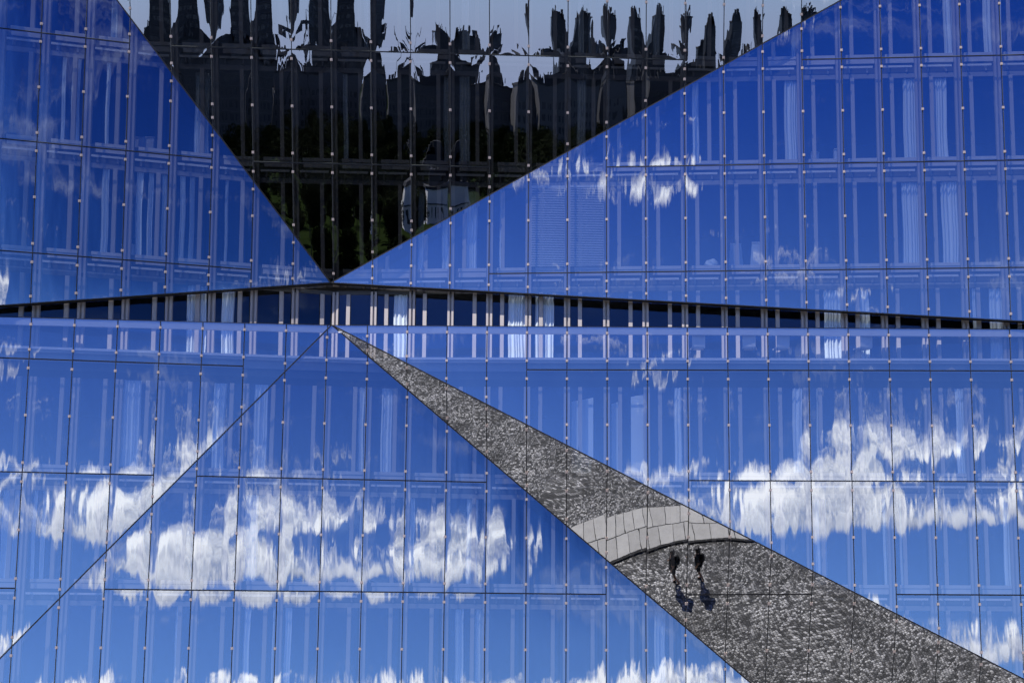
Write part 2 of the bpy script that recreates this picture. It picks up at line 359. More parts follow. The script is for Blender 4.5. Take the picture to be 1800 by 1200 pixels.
JG = .016
for n in 'ABECDFG':
    poly = POLY[n]; cp = shrink(poly, .022); rng = random.Random(ord(n)*7)
    mb = MB(); zlo = min(p[1] for p in poly); zhi = max(p[1] for p in poly)
    # folds and outer edges: dark profile along every side
    for i in range(len(poly)):
        a, b = Vector(poly[i]), Vector(poly[(i+1) % len(poly)]); d = (b-a).normalized(); w = Vector((-d.y, d.x))*.021
        pr = prism(n, [tuple(a), tuple(b), tuple(b+w), tuple(a+w)], -.006, .07, poly)
        if pr: mb.add(*pr)
    for i in range(-8, 19):
        pr = prism(n, rect(i*PW-JG, i*PW+JG, zlo, zhi), .012, .06, poly)
        if pr: mb.add(*pr)
    for k, (i0, i1) in HJ[n].items():
        pr = prism(n, rect(i0*PW, i1*PW, LV[k]-.022, LV[k]+.022), .014, .05, poly)
        if pr: mb.add(*pr)
    fo = part('glass_facet', mb.v, mb.f, M['rail'], bld); fo['label'] = FLABEL[n]
    cl = MB()
    for i in range(-9, 19):
        lv = sorted(LV[k] for k, (i0, i1) in HJ[n].items() if i0 <= i and i+1 <= i1)
        lo = [zlo-.01]+lv; hi = lv+[zhi+.01]
        col = clip_poly(rect(i*PW, (i+1)*PW, zlo-1, zhi+1), poly)
        if not col: continue
        czs = [p[1] for p in col]
        for z0, z1 in zip(lo, hi):
            z0, z1 = max(z0, min(czs)-.01), min(z1, max(czs)+.01)
            if z1-z0 < .05: continue
            make_pane(n, i*PW+JG, (i+1)*PW-JG, z0+.022, z1-.022, cp, fo, rng)
    # holding clips on the vertical joints
    inner = shrink(poly, .12)
    for i in range(-8, 19):
        col = clip_poly(rect(i*PW-.01, i*PW+.01, zlo, zhi), inner)
        if not col: continue
        za, zb = min(p[1] for p in col), max(p[1] for p in col); zz = [za+.12, zb-.12]
        for k, z in LV.items():
            up = n in 'ABE'
            if (k > 0) != up: continue
            zz += [z-.31, z+.31, z+H/2]
        zz = sorted(z for z in zz if za+.02 < z < zb-.02); last = -99
        for z in zz:
            if z-last < .3: continue
            last = z; x = i*PW
            for side in (-1, 1):
                v, f = prism(n, rect(x+min(.003*side, .040*side), x+max(.003*side, .040*side), z-.044, z+.044), -.03, .01); cl.add(v, f)
            v, f = prism(n, rect(x-.014, x+.014, z-.03, z+.03), -.036, .02); cl.add(v, f)
    if cl.v:
        c = mesh_obj('pane_clip', cl.v, cl.f, M['clip'], fo); c['kind'] = 'stuff'

# ------------------------------------------------------------------ inner facade: columns, mullions, sills, lintels, windows, storey by storey
OFF = .60
ROWS = [('U3', 'ABE', 3, 4), ('U2', 'ABE', 2, 3), ('U1', 'ABE', 1, 2), ('L0', 'CDGF', -1, 0), ('L1', 'CDGF', -2, -1), ('L2', 'CDGF', -3, -2)]
def midx(n, i): return (i+(1/3. if n in 'EF' else 2/3.))*PW
def add_piece(name, mat, parent, pieces, smooth=False):
    mb = MB()
    for pr in pieces:
        if pr: mb.add(*pr)
    if mb.v: return mesh_obj(name, mb.v, mb.f, mat, parent, smooth)
def column_pieces(n, x, z0, z1, cp):
    return [prism(n, rect(x-.105, x-.030, z0, z1), OFF-.06, OFF+.1, cp), prism(n, rect(x-.030, x+.034, z0, z1), OFF+.03, OFF+.1, cp), prism(n, rect(x+.034, x+.105, z0, z1), OFF-.06, OFF+.1, cp)]
SCL = {'U3': 'third storey above the terrace', 'U2': 'second storey above the terrace', 'U1': 'first storey above the terrace', 'L0': 'first storey below the terrace', 'L1': 'second storey below the terrace', 'L2': 'third storey below the terrace'}
for rn, fs, k0, k1 in ROWS:
    za, zb = LV[k0], LV[k1]; st = MB(); todo = []
    zlow = ZB if rn == 'L2' else za-.5
    if rn in ('U1',): zlow = za-.48
    for n in fs:
        cp = POLY[n]
        # spandrel backing (its own face of the storey), recess band between lintel and sill
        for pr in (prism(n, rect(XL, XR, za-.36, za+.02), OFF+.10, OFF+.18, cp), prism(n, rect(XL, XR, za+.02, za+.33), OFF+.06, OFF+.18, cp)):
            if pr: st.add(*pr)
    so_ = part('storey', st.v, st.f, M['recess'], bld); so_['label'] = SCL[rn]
    for n in fs:
        cp = POLY[n]
        for i in range(-9, 19):
            if not clip_poly(rect(i*PW, (i+1)*PW, za-.5, zb-.5), cp): continue
            xa, xb = i*PW, (i+1)*PW
            add_piece('column', M['alu'], so_, column_pieces(n, xa, za-.5, zb-.5, cp))
            xm = midx(n, i)
            if rn == 'U2' and n == 'E' and i == 9: xm = (i+.66)*PW
            add_piece('mullion', M['alu'], so_, [prism(n, rect(xm-.066, xm+.066, za+.33, zb-.5), OFF-.03, OFF+.08, cp)])
            # dark gap standing in for the column's shade, then the sill panel with a frame rail above it
            add_piece('sill', M['panel'], so_, [prism(n, rect(xa+.27, xb-.12, za+.02, za+.205), OFF+.0, OFF+.055, cp), prism(n, rect(xa+.25, xb-.12, za+.22, za+.335), OFF-.03, OFF+.055, cp)])
            add_piece('lintel', M['lintel'], so_, [prism(n, rect(xa+.11, xb-.11, za-.52, za-.36), OFF+.02, OFF+.1, cp)]+[prism(n, rect(x-.03, x+.03, za-.33, za-.17), OFF-.04, OFF+.095, cp) for x in (xa+.35, xb-.38)])
            t = [prism(n, rect(xa+.16, xb-.2, za-.175, za-.105), OFF-.10, OFF-.05, cp)]
            add_piece('blind_rail', M['tube'], so_, t)
            add_piece('window', M['window'], so_, [prism(n, rect(xa+.105, xb-.105, za+.33, zb-.5), OFF+.05, OFF+.056, cp)])
    if rn == 'L2':
        pass

# terrace storey behind the open slot
tst = MB(); ZTER = -2.86
for n, a, b in (('A', XL, P0[0]), ('E', P0[0], XR)):
    pr = prism(n, rect(a, b, -.30, -.16), OFF+.02, OFF+.12); tst.add(*pr)
tw = part('storey', tst.v, tst.f, M['recess'], bld); tw['label'] = 'terrace storey behind the open slot between upper and lower glass'
for i in range(-9, 19):
    n = 'A' if i < 0 else 'E'; xa, xb = i*PW, (i+1)*PW
    add_piece('column', M['alu'], tw, column_pieces(n, xa, ZTER, -.22, None))
    xm = midx(n, i)
    if i in (1, 2, 4, 5, 6, 10): xm = (i+.33)*PW
    if i in (3, 7, 8): xm = (i+.62)*PW
    add_piece('mullion', M['alu'], tw, [prism(n, rect(xm-.066, xm+.066, ZTER, -.30), OFF-.03, OFF+.08)])
    add_piece('window', M['window'], tw, [prism(n, rect(xa+.105, xb-.105, ZTER, -.30), OFF+.05, OFF+.056)])
def facet_at(x, z):
    for n in 'ABECDFG':
        q = POLY[n]
        if all((q[(i+1) % len(q)][0]-q[i][0])*(z-q[i][1])-(q[(i+1) % len(q)][1]-q[i][1])*(x-q[i][0]) >= -1e-6 for i in range(len(q))): return n
    return 'A' if x < 0 else 'E'
# terrace floor, soffit of the upper facets, coping rail and floor edge strip
def strip_xy(f0, f1, z0, z1, xs):
    mb = MB()
    for a, b in zip(xs[:-1], xs[1:]):
        mb.add([(a, f0(a), z0), (b, f0(b), z0), (b, f1(b), z0), (a, f1(a), z0), (a, f0(a), z1), (b, f0(b), z1), (b, f1(b), z1), (a, f1(a), z1)],
               [(0, 3, 2, 1), (4, 5, 6, 7), (0, 1, 5, 4), (2, 3, 7, 6)]+([(3, 0, 4, 7)] if a == xs[0] else [])+([(1, 2, 6, 5)] if b == xs[-1] else []))
    return mb
XS = [XL+.02, -8, -4, -1.2, P0[0], P1[0]+.05, 1.0, 1.6, 2.4, 4, 8, 12, 16, 20, XR-.02]
wall_y = lambda x: ypl('A' if x <= P0[0] else 'E', x, ZTER)+OFF+.2
skin_y = lambda x: ypl(facet_at(x, ZTER), x, ZTER)+.09
tf = strip_xy(skin_y, lambda x: max(wall_y(x), skin_y(x)+.25), ZTER-.14, ZTER, XS)
part('terrace_floor', tf.v, tf.f, M['terrace'], bld)
sf = MB()
for n, za_, xs in (('A', zA, [XL, -6, P0[0]]), ('E', zE, [P0[0], 12, XR])):
    for a, b in zip(xs[:-1], xs[1:]):
        za0, zb0 = za_(a)+.012, za_(b)+.012
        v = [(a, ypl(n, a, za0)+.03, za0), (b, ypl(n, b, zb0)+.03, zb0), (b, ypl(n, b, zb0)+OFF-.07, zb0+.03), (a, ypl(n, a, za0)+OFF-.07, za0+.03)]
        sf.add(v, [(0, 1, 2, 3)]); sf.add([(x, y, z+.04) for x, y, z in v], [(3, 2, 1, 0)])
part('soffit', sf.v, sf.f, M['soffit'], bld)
for n, zf, a, b in (('C', zC, XL, P1[0]), ('F', zF, P1[0], XR)):
    pr = prism(n, [(a, zf(a)-.26), (b, zf(b)-.26), (b, zf(b)-.03), (a, zf(a)-.03)], .035, .16); part('coping', *pr, M['coping'], bld)
for n in 'CDGF':
    for nm, z0, z1, o0, o1, mt in (('floor_edge', ZTER-.05, ZTER+.03, .05, .085, 'coping'), ('edge_panel', ZTER-.40, ZTER-.055, .35, .45, 'lintel')):
        pr = prism(n, rect(XL, XR, z0, z1), o0, o1, POLY[n])
        if pr: part(nm, *pr, M[mt], bld)


# floors and rear walls of the rooms
XD = [XL+.01+(XR-XL-.02)*k/28 for k in range(29)]
for k in (4, 3, 2, 1, 0, -1, -2, -3):
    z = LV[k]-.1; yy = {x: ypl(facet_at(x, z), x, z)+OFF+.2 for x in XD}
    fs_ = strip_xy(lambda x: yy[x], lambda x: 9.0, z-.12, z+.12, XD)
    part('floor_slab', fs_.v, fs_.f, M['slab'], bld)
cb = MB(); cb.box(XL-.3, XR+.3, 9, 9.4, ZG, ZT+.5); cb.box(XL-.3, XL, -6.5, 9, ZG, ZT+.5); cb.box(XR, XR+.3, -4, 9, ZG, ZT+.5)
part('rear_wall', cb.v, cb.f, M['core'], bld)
rb = MB(); rb.box(XL-.3, XR+.3, 1.2, 9.4, ZT+.5, ZT+.8); part('roof', rb.v, rb.f, M['lintel'], bld)

# ------------------------------------------------------------------ curtains, each hanging behind its own window
CUR = [
    ('U3','E',[(20.15,20.35), (21.23,21.81), (22.59,23.17)]),
    ('U3','B',[(1.03,1.18), (4.41,4.68), (8.45,8.65), (8.83,9.37), (11.09,11.33), (15.96,16.25)]),
    ('U3','A',[(-7.54,-7.20)]),
    ('U2','A',[(-8.97,-8.85), (-8.68,-8.40), (-7.62,-7.48), (-4.79,-4.31)]),
    ('U2','B',[(0.29,0.45), (3.77,3.97), (4.32,4.68), (8.43,8.75)]),
    ('U2','E',[(12.47,12.69), (15.67,16.20), (19.76,20.32), (20.77,21.25)]),
    ('U1','A',[(-7.63,-7.41), (-6.57,-6.35), (-6.21,-6.03), (-5.75,-5.60), (-5.17,-5.02), (-4.86,-4.72), (-3.73,-3.64)]),
    ('U1','E',[(2.86,3.06), (3.70,3.92), (4.47,4.93), (5.73,5.89), (19.61,20.24), (20.95,21.62), (14.91,15.05)]),
    ('S','A',[(-4.86,-4.25), (-3.77,-3.34)]),
    ('S','E',[(2.05,2.53), (6.05,6.71), (6.99,7.62), (16.90,17.48), (17.94,18.40), (22.44,23.01), (21.87,22.02)]),
    ('L0','C',[(-6.66,-6.10), (-3.78,-3.36)]),
    ('L0','D',[(-2.43,-2.00), (1.01,1.20), (1.77,2.15)]),
    ('L0','F',[(15.74,16.07), (21.23,21.62), (11.74,11.99), (16.55,16.64)]),
    ('L1','C',[(-10.22,-9.74), (-9.29,-9.15), (-9.01,-8.85)]),
    ('L1','D',[(-2.59,-2.19), (1.15,1.30), (2.77,2.96), (4.71,5.10)]),
    ('L1','F',[(16.36,16.77), (18.68,18.91), (22.66,23.00), (19.23,19.34)]),
    ('L2','D',[(-4.65,-4.47), (-2.49,-2.28), (-1.59,-1.44), (-1.18,-0.96), (-0.16,0.03), (4.39,4.67), (5.05,5.33), (11.13,11.52)]),
]
ZR = {'U3': (LV[3]+.34, LV[4]-.5), 'U2': (LV[2]+.34, LV[3]-.5), 'U1': (LV[1]+.34, LV[2]-.5), 'S': (ZTER+.02, -.3), 'L0': (LV[-1]+.34, LV[0]-.5), 'L1': (LV[-2]+.34, LV[-1]-.5), 'L2': (LV[-3]+.34, LV[-2]-.5)}
RLAB = {'U3': 'top row', 'U2': 'second row from top', 'U1': 'row above the slot', 'S': 'terrace windows of the dark slot', 'L0': 'row under the terrace', 'L1': 'second row under terrace', 'L2': 'bottom row'}
FSH = {'A': 'upper left facet', 'B': 'dark skyline facet', 'E': 'upper right facet', 'C': 'lower left facet', 'D': 'cloudy triangle', 'F': 'lower right facet', 'G': 'cobble wedge'}
ORD = ['first', 'second', 'third', 'fourth', 'fifth', 'sixth', 'seventh', 'eighth', 'ninth']
crng = random.Random(5)
for rn, n, spans in CUR:
    for q, (a, b) in enumerate(sorted(spans)):
        z0, z1 = ZR[rn]; w = b-a; nf = max(2, round(w/.11)); S = nf*6; V = []; F = []; NZ = 5; ph = [crng.uniform(-.5, .5) for _ in range(nf+1)]
        for j in range(NZ+1):
            t = j/NZ; z = z0+(z1-z0)*t
            for i in range(S+1):
                u = i/S; k = u*nf; p = ph[int(min(k, nf-1))]
                x = a+w*u*(1-.10*math.sin(math.pi*t)*(.5 if q % 2 else -.5))+.012*math.sin(7*t+q)
                V.append((x, ypl(n, x, z)+OFF+.16+(.05+.03*p)*math.sin(2*math.pi*(k+.25*math.sin(k*1.7+q))+p*2*t)-.02*t, z))
        for j in range(NZ):
            for i in range(S): F.append((j*(S+1)+i, j*(S+1)+i+1, (j+1)*(S+1)+i+1, (j+1)*(S+1)+i))
        c = mesh_obj('curtain', V, F, M['curtain'], None, True)
        width = 'narrow' if w < .25 else ('wide' if w > .45 else 'pale')
        where = ORD[q]+' from the left' if len(spans) > 1 else 'alone'
        fac = FSH[n] if rn != 'S' else ('dark slot left of the fold' if n == 'A' else 'dark slot right of the fold')
        tag(c, '%s curtain, %s, %s, %s' % (width, fac, RLAB[rn] if rn != 'S' else 'terrace windows', where), 'curtain', 'curtains behind the glass')
# pale partition boards standing behind the windows right of the wedge
for q, (a, b, ta, tb) in enumerate(((8.26, 9.00, -4.22, -4.08), (9.62, 9.98, -4.30, -4.18), (10.28, 10.84, -4.05, -3.92))):
    v, f = prism('F', [(a, LV[-1]+.34), (b, LV[-1]+.34), (b, tb), (a, ta)], OFF+.30, OFF+.36)
    tag(mesh_obj('partition_board', v, f, M['curtain']), 'pale partition board behind the glass right of the cobble wedge, %s from the left' % ORD[q], 'partition', 'pale partition boards')
# two lowered venetian blinds
for q, (a, b) in enumerate(((6.85, 8.02), (8.20, 9.37))):
    z0, z1 = ZR['U1']; mb = MB(); ns = 46
    root = empty('venetian_blind', ((a+b)/2, ypl('E', (a+b)/2, z0)+.45, z0))
    off = Vector(root.location)
    for k in range(ns):
        z = z0+(z1-z0-.1)*(k+.5)/ns; y = ypl('E', a, z)+.46; y2 = ypl('E', b, z)+.46
        mb.add([tuple(Vector(p)-off) for p in ((a, y, z-.022), (b, y2, z-.022), (b, y2+.045, z+.022), (a, y+.045, z+.022), (a, y+.004, z-.026), (b, y2+.004, z-.026), (b, y2+.049, z+.018), (a, y+.049, z+.018))],
               [(0, 1, 2, 3), (7, 6, 5, 4), (0, 4, 5, 1), (2, 6, 7, 3)])
    s_ = mb.build('slat', M['blind'], root); s_['kind'] = 'stuff'
    hb = MB(); y = ypl('E', a, z1)+.44; hb.box(a-off.x, b-off.x, y-off.y, y+.08-off.y, z1-.09-off.z, z1-off.z); hb.build('head_rail', M['blind'], root)
    tag(root, '%s of two lowered grey venetian blinds under small white clouds' % ('left' if q == 0 else 'right'), 'blind', 'lowered venetian blinds')
# chairs on the terrace, their backs showing over the floor edge
for q, (x, yo) in enumerate(((12.55, .3), (14.25, .25), (15.4, .35), (18.2, .2))):
    y0 = skin_y(x)+.2+yo*.2
    r_ = empty('terrace_chair', (x, y0, ZTER), R((4, -12, 9, 20)[q]))
    b = MB(); b.box(-.22, .22, -.02, .02, .46, .84); b.box(-.17, .17, -.028, .028, .84, .87); b.build('backrest', M['chair'], r_)
    b = MB(); b.box(-.23, .23, .02, .46, .42, .46); b.build('seat', M['chair'], r_)
    for sx in (-.19, .19):
        for sy in (.03, .42):
            b = MB(); b.tube((sx, sy, .42), (sx*1.12, sy+(.03 if sy > .2 else -.03), 0), .014, .011); b.build('leg', M['steel'], r_)
    tag(r_, 'white chair on the terrace behind glass, %s from the left' % ORD[q], 'chair', 'terrace chairs')

# a few things standing in the rooms behind the windows
def room_box(name, n, x, z, w, h, d, off, mat, label, cat, taper=.0):
    y = ypl(n, x, z)+off; o = empty(name, (x, y, z)); b = MB()
    b.add([(-w/2, 0, 0), (w/2, 0, 0), (w/2, d, 0), (-w/2, d, 0), (-w/2+taper, .02, h), (w/2-taper, .02, h), (w/2-taper, d-.02, h), (-w/2+taper, d-.02, h)], [(0, 3, 2, 1), (4, 5, 6, 7), (0, 1, 5, 4), (1, 2, 6, 5), (2, 3, 7, 6), (3, 0, 4, 7)])
    b.build('body', mat, o); b = MB(); b.box(-w/2-.012, w/2+.012, -.012, d+.012, h, h+.03) if taper == 0 else b.box(-w/2+taper-.005, w/2-taper+.005, .0, d, h, h+.04)
    b.build('lid' if taper == 0 else 'top_rail', mat, o); tag(o, label, cat); return o
zU1, zU2 = LV[1]+.34, LV[2]+.34
room_box('storage_box', 'E', 16.72, zU2, .26, .30, .3, .85, M['chair'], 'small white box on the sill, left of two in second row', 'box')
room_box('storage_box', 'E', 17.55, zU2, .34, .40, .3, .85, M['chair'], 'larger white box on the sill, right of two in second row', 'box')
room_box('storage_box', 'A', -6.80, zU1, .42, .36, .3, .85, M['chair'], 'white box behind the window of the upper left facet', 'box')
room_box('lounge_chair', 'E', 13.95, zU1, .52, .82, .12, 1.0, M['chair'], 'pale high-backed chair above the slot, left of two', 'chair', .07)
room_box('lounge_chair', 'E', 14.75, zU1, .60, .88, .12, 1.1, M['chair'], 'pale high-backed chair above the slot, right of two', 'chair', .07)
room_box('writing_desk', 'A', -6.55, zU2+.02, 1.0, .40, .5, .95, M['lintel'], 'grey desk behind the window of the upper left facet', 'desk')
bm = bmesh.new(); bmesh.ops.create_icosphere(bm, subdivisions=3, radius=1)
brg = random.Random(4)
for v in bm.verts:
    k = 1+.10*math.sin(v.co.x*5+1)+.09*math.sin(v.co.y*7)+.09*math.sin(v.co.z*6+v.co.x*4)+brg.uniform(-.03, .03); v.co = Vector((v.co.x*.24*k, v.co.y*.16*k, max(-.13, v.co.z*.17*k)))
me = bpy.data.meshes.new('paper_bag'); bm.to_mesh(me); bm.free(); me.materials.append(M['curtain']); bo_ = bpy.data.objects.new('paper_bag', me); COL.objects.link(bo_)
bo_.location = (13.12, ypl('E', 13.12, zU1)+.95, zU1+.13); tag(bo_, 'crumpled white bag on the sill above the slot', 'bag')

# ------------------------------------------------------------------ the square in front
g = MB(); g.add([(-3000, -3000, ZG-.03), (3000, -3000, ZG-.03), (3000, 3000, ZG-.03), (-3000, 3000, ZG-.03)], [(0, 1, 2, 3)]); tag(g.build('ground', M['grass']), kind='structure')
g = MB(); g.box(-60, 70, -75, 30, ZG-.2, ZG); tag(g.build('plaza', M['cobble']), kind='structure')
g = MB(); g.box(-400, 400, -92, -78, ZG-.2, ZG-.005); tag(g.build('road', M['asphalt']), kind='structure')
def spline(pts, n):
    out = []
    for k in range(len(pts)-1):
        p = [Vector(pts[max(0, min(len(pts)-1, k+j))]) for j in (-1, 0, 1, 2)]
        for s in range(n):
            t = s/n; out.append(.5*((2*p[1])+(p[2]-p[0])*t+(2*p[0]-5*p[1]+4*p[2]-p[3])*t*t+(3*p[1]-p[0]-3*p[2]+p[3])*t**3))
    out.append(Vector(pts[-1])); return out
inner_e = spline([(1.2, -3.0), (3.6, -5.3), (5.71, -7.27), (7.47, -8.75), (10.28, -9.71), (14, -10.1), (19, -9.8), (25, -9.0)], 8)
outer_e = spline([(.1, -5.7), (2.3, -8.2), (4.35, -9.88), (6.3, -10.95), (9.3, -11.6), (13, -12.2), (18, -12.1), (24, -11.3)], 8)
pv = mesh_obj('pavement', [(p.x, p.y, ZG+.004) for p in inner_e]+[(p.x, p.y, ZG+.004) for p in outer_e], [(k, k+1, len(inner_e)+k+1, len(inner_e)+k) for k in range(len(inner_e)-1)], M['steel'])
tag(pv, kind='structure')
def band(u, v):
    k = min(int(u), len(inner_e)-2); t = u-k; a = inner_e[k].lerp(inner_e[k+1], t); b = outer_e[k].lerp(outer_e[k+1], t); return a.lerp(b, v)
prng = random.Random(3)
for row in range(2):
    u = -.01+row*.4; u = max(0, u)
    while u < len(inner_e)-2:
        du = prng.uniform(1.5, 2.5); u1 = min(u+du, len(inner_e)-1.01); v0, v1 = .03+row*.485, .03+(row+1)*.485; e = .035
        q = [band(u+e*1.5, v0+.010), band(u1-e*1.5, v0+.010), band(u1-e*1.5, v1-.010), band(u+e*1.5, v1-.010)]
        if area([(p.x, p.y) for p in q]) < 0: q = q[::-1]
        h_ = ZG+.016+prng.uniform(0, .004)
        mesh_obj('slab', [(p.x, p.y, ZG+.005) for p in q]+[(p.x, p.y, h_) for p in q], [(4, 5, 6, 7), (0, 1, 5, 4), (1, 2, 6, 5), (2, 3, 7, 6), (3, 0, 4, 7)], M['concrete'], pv)
        u = u1
ke = MB()
for a, b in zip(inner_e[:-1], inner_e[1:]):
    d = (b-a).normalized(); w = Vector((d.y, -d.x))*-.10
    ke.add([(a.x, a.y, ZG), (b.x, b.y, ZG), (b.x+w.x, b.y+w.y, ZG), (a.x+w.x, a.y+w.y, ZG), (a.x, a.y, ZG+.07), (b.x, b.y, ZG+.07), (b.x+w.x, b.y+w.y, ZG+.07), (a.x+w.x, a.y+w.y, ZG+.07)], [(4, 5, 6, 7), (0, 1, 5, 4), (2, 3, 7, 6)])
ko = ke.build('edging', M['steel'], pv)
bo = MB()
for k in range(0, len(inner_e)-1, 2):
    a, b = inner_e[k], inner_e[k+1]; d = (b-a).normalized(); w = Vector((d.y, -d.x))*-.05; bo.tube((a.x+w.x, a.y+w.y, ZG+.06), (a.x+w.x, a.y+w.y, ZG+.074), .013)
b_ = bo.build('bolt', M['bolt'], pv); b_['kind'] = 'stuff'

# ------------------------------------------------------------------ a walker with a backpack, mirrored in the cobble wedge
def skin_obj(name, verts, edges, rad, mat, parent, sub=2, root=0):
    me = bpy.data.meshes.new(name); me.from_pydata(verts, edges, []); me.materials.append(mat)
    o = bpy.data.objects.new(name, me); COL.objects.link(o); o.parent = parent
    sk = o.modifiers.new('skin', 'SKIN'); sk.use_smooth_shade = True
    lay = me.skin_vertices[0].data
    for k, r in enumerate(rad):
        lay[k].radius = r if isinstance(r, tuple) else (r, r)
        lay[k].use_root = (k == root)
    o.modifiers.new('sub', 'SUBSURF').levels = sub; o.modifiers['sub'].render_levels = sub
    return o
M['skin'] = pbr('skin', (.45, .27, .19), .55, 0, .05); M['cloth'] = pbr('dark_cloth', (.010, .011, .016), .9, 0, .2); M['hair'] = pbr('hair', (.012, .009, .007), .5, 0, .1); M['pack'] = pbr('pack_cloth', (.007, .007, .009), .8, 0, .2); M['shoe'] = pbr('shoe', (.03, .03, .03), .6)
def person(loc, rz, label):
    """facing +x"""
    r = empty('person', loc, rz)
    V = [(0, 0, .95), (.01, 0, 1.15), (.01, 0, 1.36), (.0, 0, 1.47), (.02, 0, 1.55), (.03, 0, 1.66),        # pelvis .. crown
         (0, .10, .90), (.10, .10, .50), (.03, .10, .09), (.17, .10, .04),                                    # left leg, forward
         (0, -.10, .90), (.02, -.10, .49), (-.17, -.10, .12), (-.05, -.10, .04),                              # right leg, trailing
         (0, .19, 1.38), (.03, .24, 1.12), (.20, .20, 1.00), (.28, .17, 1.02),
         (0, -.19, 1.38), (-.06, -.25, 1.11), (.06, -.26, .90), (.10, -.25, .82)]
    E = [(0, 1), (1, 2), (2, 3), (3, 4), (4, 5), (0, 6), (6, 7), (7, 8), (8, 9), (0, 10), (10, 11), (11, 12), (12, 13), (2, 14), (14, 15), (15, 16), (16, 17), (2, 18), (18, 19), (19, 20), (20, 21)]
    rad = [(.13, .10), (.13, .09), (.15, .10), .055, .085, .075, .085, .055, .036, .03, .085, .055, .036, .03, .055, .042, .034, .03, .055, .042, .034, .03]
    skin_obj('body', V, E, rad, M['skin'], r)
    V2 = [(0, 0, .74), (0, 0, .98), (.01, 0, 1.18), (.01, 0, 1.38), (0, .20, 1.39), (.03, .25, 1.13), (0, -.20, 1.39), (-.06, -.26, 1.12)]
    skin_obj('jacket', V2, [(0, 1), (1, 2), (2, 3), (3, 4), (4, 5), (3, 6), (6, 7)], [(.205, .165), (.19, .15), (.185, .14), (.17, .12), .085, .07, .085, .07], M['cloth'], r)
    V3 = [(0, 0, .92), (.02, .09, .84), (.09, .10, .56), (.02, -.09, .84), (.03, -.10, .55)]
    skin_obj('shorts', V3, [(0, 1), (1, 2), (0, 3), (3, 4)], [(.16, .13), .12, .095, .12, .095], M['cloth'], r)
    skin_obj('hair', [(-.01, 0, 1.60), (.01, 0, 1.70), (-.05, 0, 1.52)], [(0, 1), (0, 2)], [(.108, .108), .085, .07], M['hair'], r)
    skin_obj('backpack', [(-.20, 0, .98), (-.22, 0, 1.18), (-.18, 0, 1.40)], [(0, 1), (1, 2)], [(.15, .10), (.16, .11), (.13, .08)], M['pack'], r)
    skin_obj('shoe', [(.0, .10, .045), (.19, .10, .035)], [(0, 1)], [.052, .042], M['shoe'], r, 1)
    skin_obj('shoe', [(-.18, -.10, .075), (-.02, -.10, .04)], [(0, 1)], [.052, .042], M['shoe'], r, 1)
    # face: nose, ears, eyes
    b = MB(); b.tube((.10, 0, 1.60), (.135, 0, 1.585), .012, .018, 6); b.build('nose', M['skin'], r)
    for s in (-1, 1):
        b = MB(); b.tube((.02, s*.088, 1.585), (.02, s*.104, 1.60), .028, .022, 8); b.build('ear', M['skin'], r)
        b = MB(); b.tube((.098, s*.033, 1.615), (.108, s*.033, 1.615), .011, .008, 8); b.build('eye', M['hair'], r)
    r.scale = (1.06, 1.06, 1.06); tag(r, label, 'person')
    return r
person((8.62, -6.58, ZG), R(165), 'walker in dark clothes with backpack on the mirrored cobbles, the left one of two')
person((9.42, -6.92, ZG), R(172), 'walker in dark clothes with backpack on the mirrored cobbles, the right one of two')

# ------------------------------------------------------------------ the park and the city behind the camera, seen only as mirror images
trng = random.Random(21)
def tree_proto(seed, h, cr, n):
    rg = random.Random(seed); tr = MB(); tr.tube((0, 0, 0), (.1, .05, h*.5), .28, .17, 8)
    blobs = []
    for k in range(9):
        a = rg.uniform(0, 6.28); rr = cr*rg.uniform(.25, .62); z = h*rg.uniform(.42, .86); c = Vector((rr*math.cos(a), rr*math.sin(a), z)); blobs.append((c, cr*rg.uniform(.34, .55)))
        tr.tube((.1, .05, h*rg.uniform(.3, .5)), tuple(c), .10, .03, 5)
    blobs.append((Vector((0, 0, h*.82)), cr*.5))
    V = []; F = []
    for k in range(n):
        c, r = rg.choice(blobs); d = Vector((rg.gauss(0, 1), rg.gauss(0, 1), rg.gauss(0, 1))).normalized()*r*rg.uniform(.55, 1.08); d.z *= .8; p = c+d
        s = rg.uniform(.15, .30); a = Vector((rg.gauss(0, 1), rg.gauss(0, 1), rg.gauss(0, 1))).normalized(); b = a.orthogonal().normalized()
        i = len(V); V += [tuple(p-a*s), tuple(p+b*s*.6), tuple(p+a*s), tuple(p-b*s*.6)]; F.append((i, i+1, i+2, i+3))
    return tr, V, F
protos = []
for k in range(5):
    tr, V, F = tree_proto(40+k, (13, 16, 11, 15, 9)[k], (4.6, 5.4, 4.4, 4.8, 3.6)[k], 5000)
    t1 = bpy.data.meshes.new('trunk'); t1.from_pydata(tr.v, [], tr.f); t1.materials.append(M['bark']); t2 = bpy.data.meshes.new('crown'); t2.from_pydata(V, [], F); t2.materials.append(M['leaf']); protos.append((t1, t2))
def tree(x, y, k, s, rz):
    r = empty('park_tree', (x, y, ZG-.03), rz); r.scale = (s, s, s)
    for nm, me in zip(('trunk', 'crown'), protos[k]):
        o = bpy.data.objects.new(nm, me); COL.objects.link(o); o.parent = r
    tag(r, 'leafy park tree in the dark wood mirrored in the skyline facet', 'tree', 'trees of the mirrored park')
def polar(a, rr): return 4+rr*math.sin(R(a)), -rr*math.cos(R(a))
